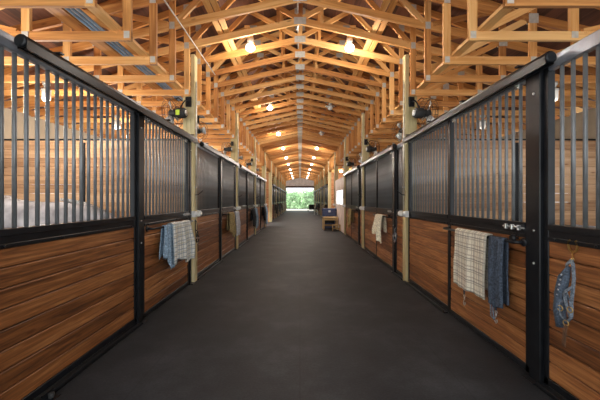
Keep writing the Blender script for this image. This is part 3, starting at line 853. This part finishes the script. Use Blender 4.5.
for i in range(5): b.box((0,.0+.16*i,.54),(.68,.155+.16*i,.58),0,.004)
b.build('bench_top',M['bench'],t)
for x,y in ((.03,.05),(.65,.05),(.03,.75),(.65,.75)):
    b=MB(); b.box((x-.03,y-.03,0),(x+.03,y+.03,.54),0,.004); b.build('leg',M['bench'],t)
b=MB(); b.box((.06,.03,.44),(.62,.06,.53)); b.box((.06,.73,.12),(.62,.77,.20)); b.build('apron',M['bench'],t)
t=thing('step_stool','small wooden step stool in front of the work bench','stool',(1.45,14.35,0))
b=MB(); b.box((0,0,.24),(.36,.26,.275),0,.004); b.build('seat',M['bench'],t)
for x in (.0,.325):
    b=MB(); b.box((x,.03,0),(x+.035,.23,.24),0,.004); b.build('side',M['bench'],t)
b=MB(); b.box((.035,.11,.08),(.325,.14,.14)); b.build('stretcher',M['bench'],t)
t=thing('storage_trunk','blue storage trunk standing behind the work bench','trunk',(1.12,15.85,0))
b=MB(); b.box((0,0,0),(.66,.55,.84),0,.02); b.build('body',M['trunk'],t)
b=MB(); b.box((-.015,-.015,.845),(.675,.565,.97),0,.02); ld=b.build('lid',M['trunk'],t)
b=MB(); b.box((.28,-.03,.78),(.38,-.016,.88),0,.003); b.build('clasp',M['chrome'],ld)
b=MB(); b.box((.1,-.012,.25),(.56,-.001,.6)); b.build('front_panel',M['rubber'],t)
# room lamps seen over the pale wall
for i,(x,y,w) in enumerate(((2.35,18.2,'over the right cross aisle'),(2.9,17.4,'farther into the right cross aisle'))):
    o=copy_tree(lp_on); o.location=(x,near_truss(y)+TS/2,HB-.155)
    tag(o,'lit round lamp %s'%w,'ceiling lamp','lamps over the right cross aisle'); point('lamp_light',(x,o.location.y,HB-.27),40)

# ------------------------------------------------------------------ far end
t=thing('muck_cart','dark two wheeled muck cart near the far doorway on the right','cart',(1.30,36.5,0))
b=MB(); hw=.34
vs=[(-hw*.8,-.25,.28),(hw*.8,-.25,.28),(hw*.8,.35,.28),(-hw*.8,.35,.28),(-hw,-.45,.85),(hw,-.45,.85),(hw,.5,.85),(-hw,.5,.85)]
b.v+= [Vector(v) for v in vs]
for f in ((3,2,1,0),(0,1,5,4),(1,2,6,5),(2,3,7,6),(3,0,4,7)): b.face(f,[(0,0)]*4)
o=b.build('tub',M['rubber'],t); md=o.modifiers.new('t','SOLIDIFY'); md.thickness=.02
for sg in (-1,1):
    b=MB(); b.lathe([(.05,-.03),(.24,-.03),(.26,0),(.24,.03),(.05,.03)],(sg*.38,.1,.26),(1,0,0),18); b.build('wheel',M['rubber'],t)
b=MB(); b.tube([(-.25,-.4,.6),(-.25,-.75,.9),(.25,-.75,.9),(.25,-.4,.6)],.016,8); b.build('handle',M['chrome'],t)
t=thing('plastic_stool','small white plastic stool between the muck cart and the right stalls','stool',(1.52,30.6,0))
b=MB(); b.box((-.18,-.18,.42),(.18,.18,.46),0,.01); b.build('seat',M['white'],t)
for x in (-.14,.14):
    for y in (-.14,.14):
        b=MB(); b.beam((x*1.15,y*1.15,0),(x*.9,y*.9,.42),.045,.045,(1,0,0)); b.build('leg',M['white'],t)
def farcloth(s,y0,y1,lab,mat,L=.8):
    cloth('dark_blanket',lab,'blanket',mat,s,y0,y1,s*(W-.08),1.10,L,.5,.03,.05,3,int(y0*10),thick=.012,hem=.03)
def farbar(s,y0,y1):
    pass
# small rails that carry the far blankets belong to the far doors
for o in [x for x in COL.objects if x.name.startswith('stall_door') and x.location.y>20]:
    s=-1 if o.location.x<0 else 1
    Ld=1.535 if s<0 else 1.38
    towel_bar(o,s,Ld,-.02,.10,Ld-.1)
for s,side,ks in ((-1,'left',(4,5,6)),(1,'right',(4,6,7))):
    for k in ks:
        y=ybay(k)+ (2.2 if s<0 else .95)
        cloth('dark_blanket','dark blanket on a far %s stall door bar, %s beyond the cross aisle'%(side,ordw(k-3)),'blanket',M['black'] if (k+s)%2 else M['nylon'],s,y,y+.8,s*xr,ZB,.6,.4,.03,.05,3,k*7+s,thick=.012,hem=.03,group='dark blankets beyond the cross aisle')
# hedge outside
r=random.Random(5)
b=MB(); HX=9
nx,nz=60,16
def hp(x,z): 
    d=.25*math.sin(x*2.3+z*1.7)+.18*math.sin(x*5.1-z*3.3)
    return d
for i in range(5200):
    x=r.uniform(-HX,HX); top=2.75+.12*math.sin(x*3.1)+.1*math.sin(x*7.7)
    z=r.uniform(.1,top); f=r.random()
    y=50.0+hp(x,z)+r.uniform(0,.5) if f<.85 else 50+r.uniform(0,1.6)
    if f>=.85: z=top+r.uniform(-.1,.12)
    sz=r.uniform(.07,.15); a=r.uniform(0,2*PI); t=r.uniform(-.9,.9)
    u=Vector((math.cos(a),math.sin(a)*.5,math.sin(a)))*sz; w=Vector((-math.sin(a)*.6,t,math.cos(a)))*sz*.6
    c=Vector((x,y,z)); k0=len(b.v); b.v+=[c-u,c+w,c+u,c-w]; b.face((k0,k0+1,k0+2,k0+3),[(0,0)]*4)
hd=thing('hedge','tall leafy green hedge outside the far doorway','hedge',(0,50,0))
b.build('foliage',M['leaf'],hd,None).location=(0,-50,0)
b=MB()
for i in range(24):
    x=-HX+HX*2*i/23; b.tube([(x,.8,-.02),(x+.05,.75,1.2),(x-.05,.8,2.4)],[.05,.04,.02],6)
b.build('stems',M['leather'],hd)
b=MB(); b.box((-HX,.7,0.02),(HX,1.5,2.55),0,.1); b.build('inner_growth',M['leaf'],hd)

# ------------------------------------------------------------------ floor guide at the near left
t=thing('floor_guide','small grey roller guide on the floor at the foot of the nearest left panel','door guide',(-W+.10,2.24,0))
b=MB(); b.box((-.03,-.05,0),(.03,.05,.008)); b.box((-.03,-.05,.008),(-.022,.05,.05)); b.build('bracket',M['steel'],t)
b=MB(); b.lathe([(.018,.01),(.02,.02),(.02,.04),(.016,.045)],(0,0,0),n=12); b.build('roller',M['rubber'],t)

# ------------------------------------------------------------------ light
w=bpy.data.worlds.new('World'); SC.world=w; w.use_nodes=True
bg=w.node_tree.nodes['Background']; bg.inputs[0].default_value=(.93,.97,1,1); bg.inputs[1].default_value=1.5

sn=bpy.data.lights.new('sun','SUN'); sn.energy=6; sn.angle=.01; sn.color=(1,.94,.84)
so=bpy.data.objects.new('sun',sn); COL.objects.link(so); so.rotation_euler=Vector((.85,.12,-.54)).to_track_quat('-Z','Y').to_euler()
cam=bpy.data.cameras.new('Camera'); cam.sensor_width=36; cam.lens=36*322/600; cam.clip_start=.05; cam.clip_end=200
co=bpy.data.objects.new('Camera',cam); COL.objects.link(co); co.location=(0,0,CAM_H); co.rotation_euler=(PI/2,0,0)
SC.camera=co
vs=SC.view_settings; vs.view_transform='Standard'; vs.look='None'; vs.gamma=1; vs.exposure=.75; vs.use_curve_mapping=False
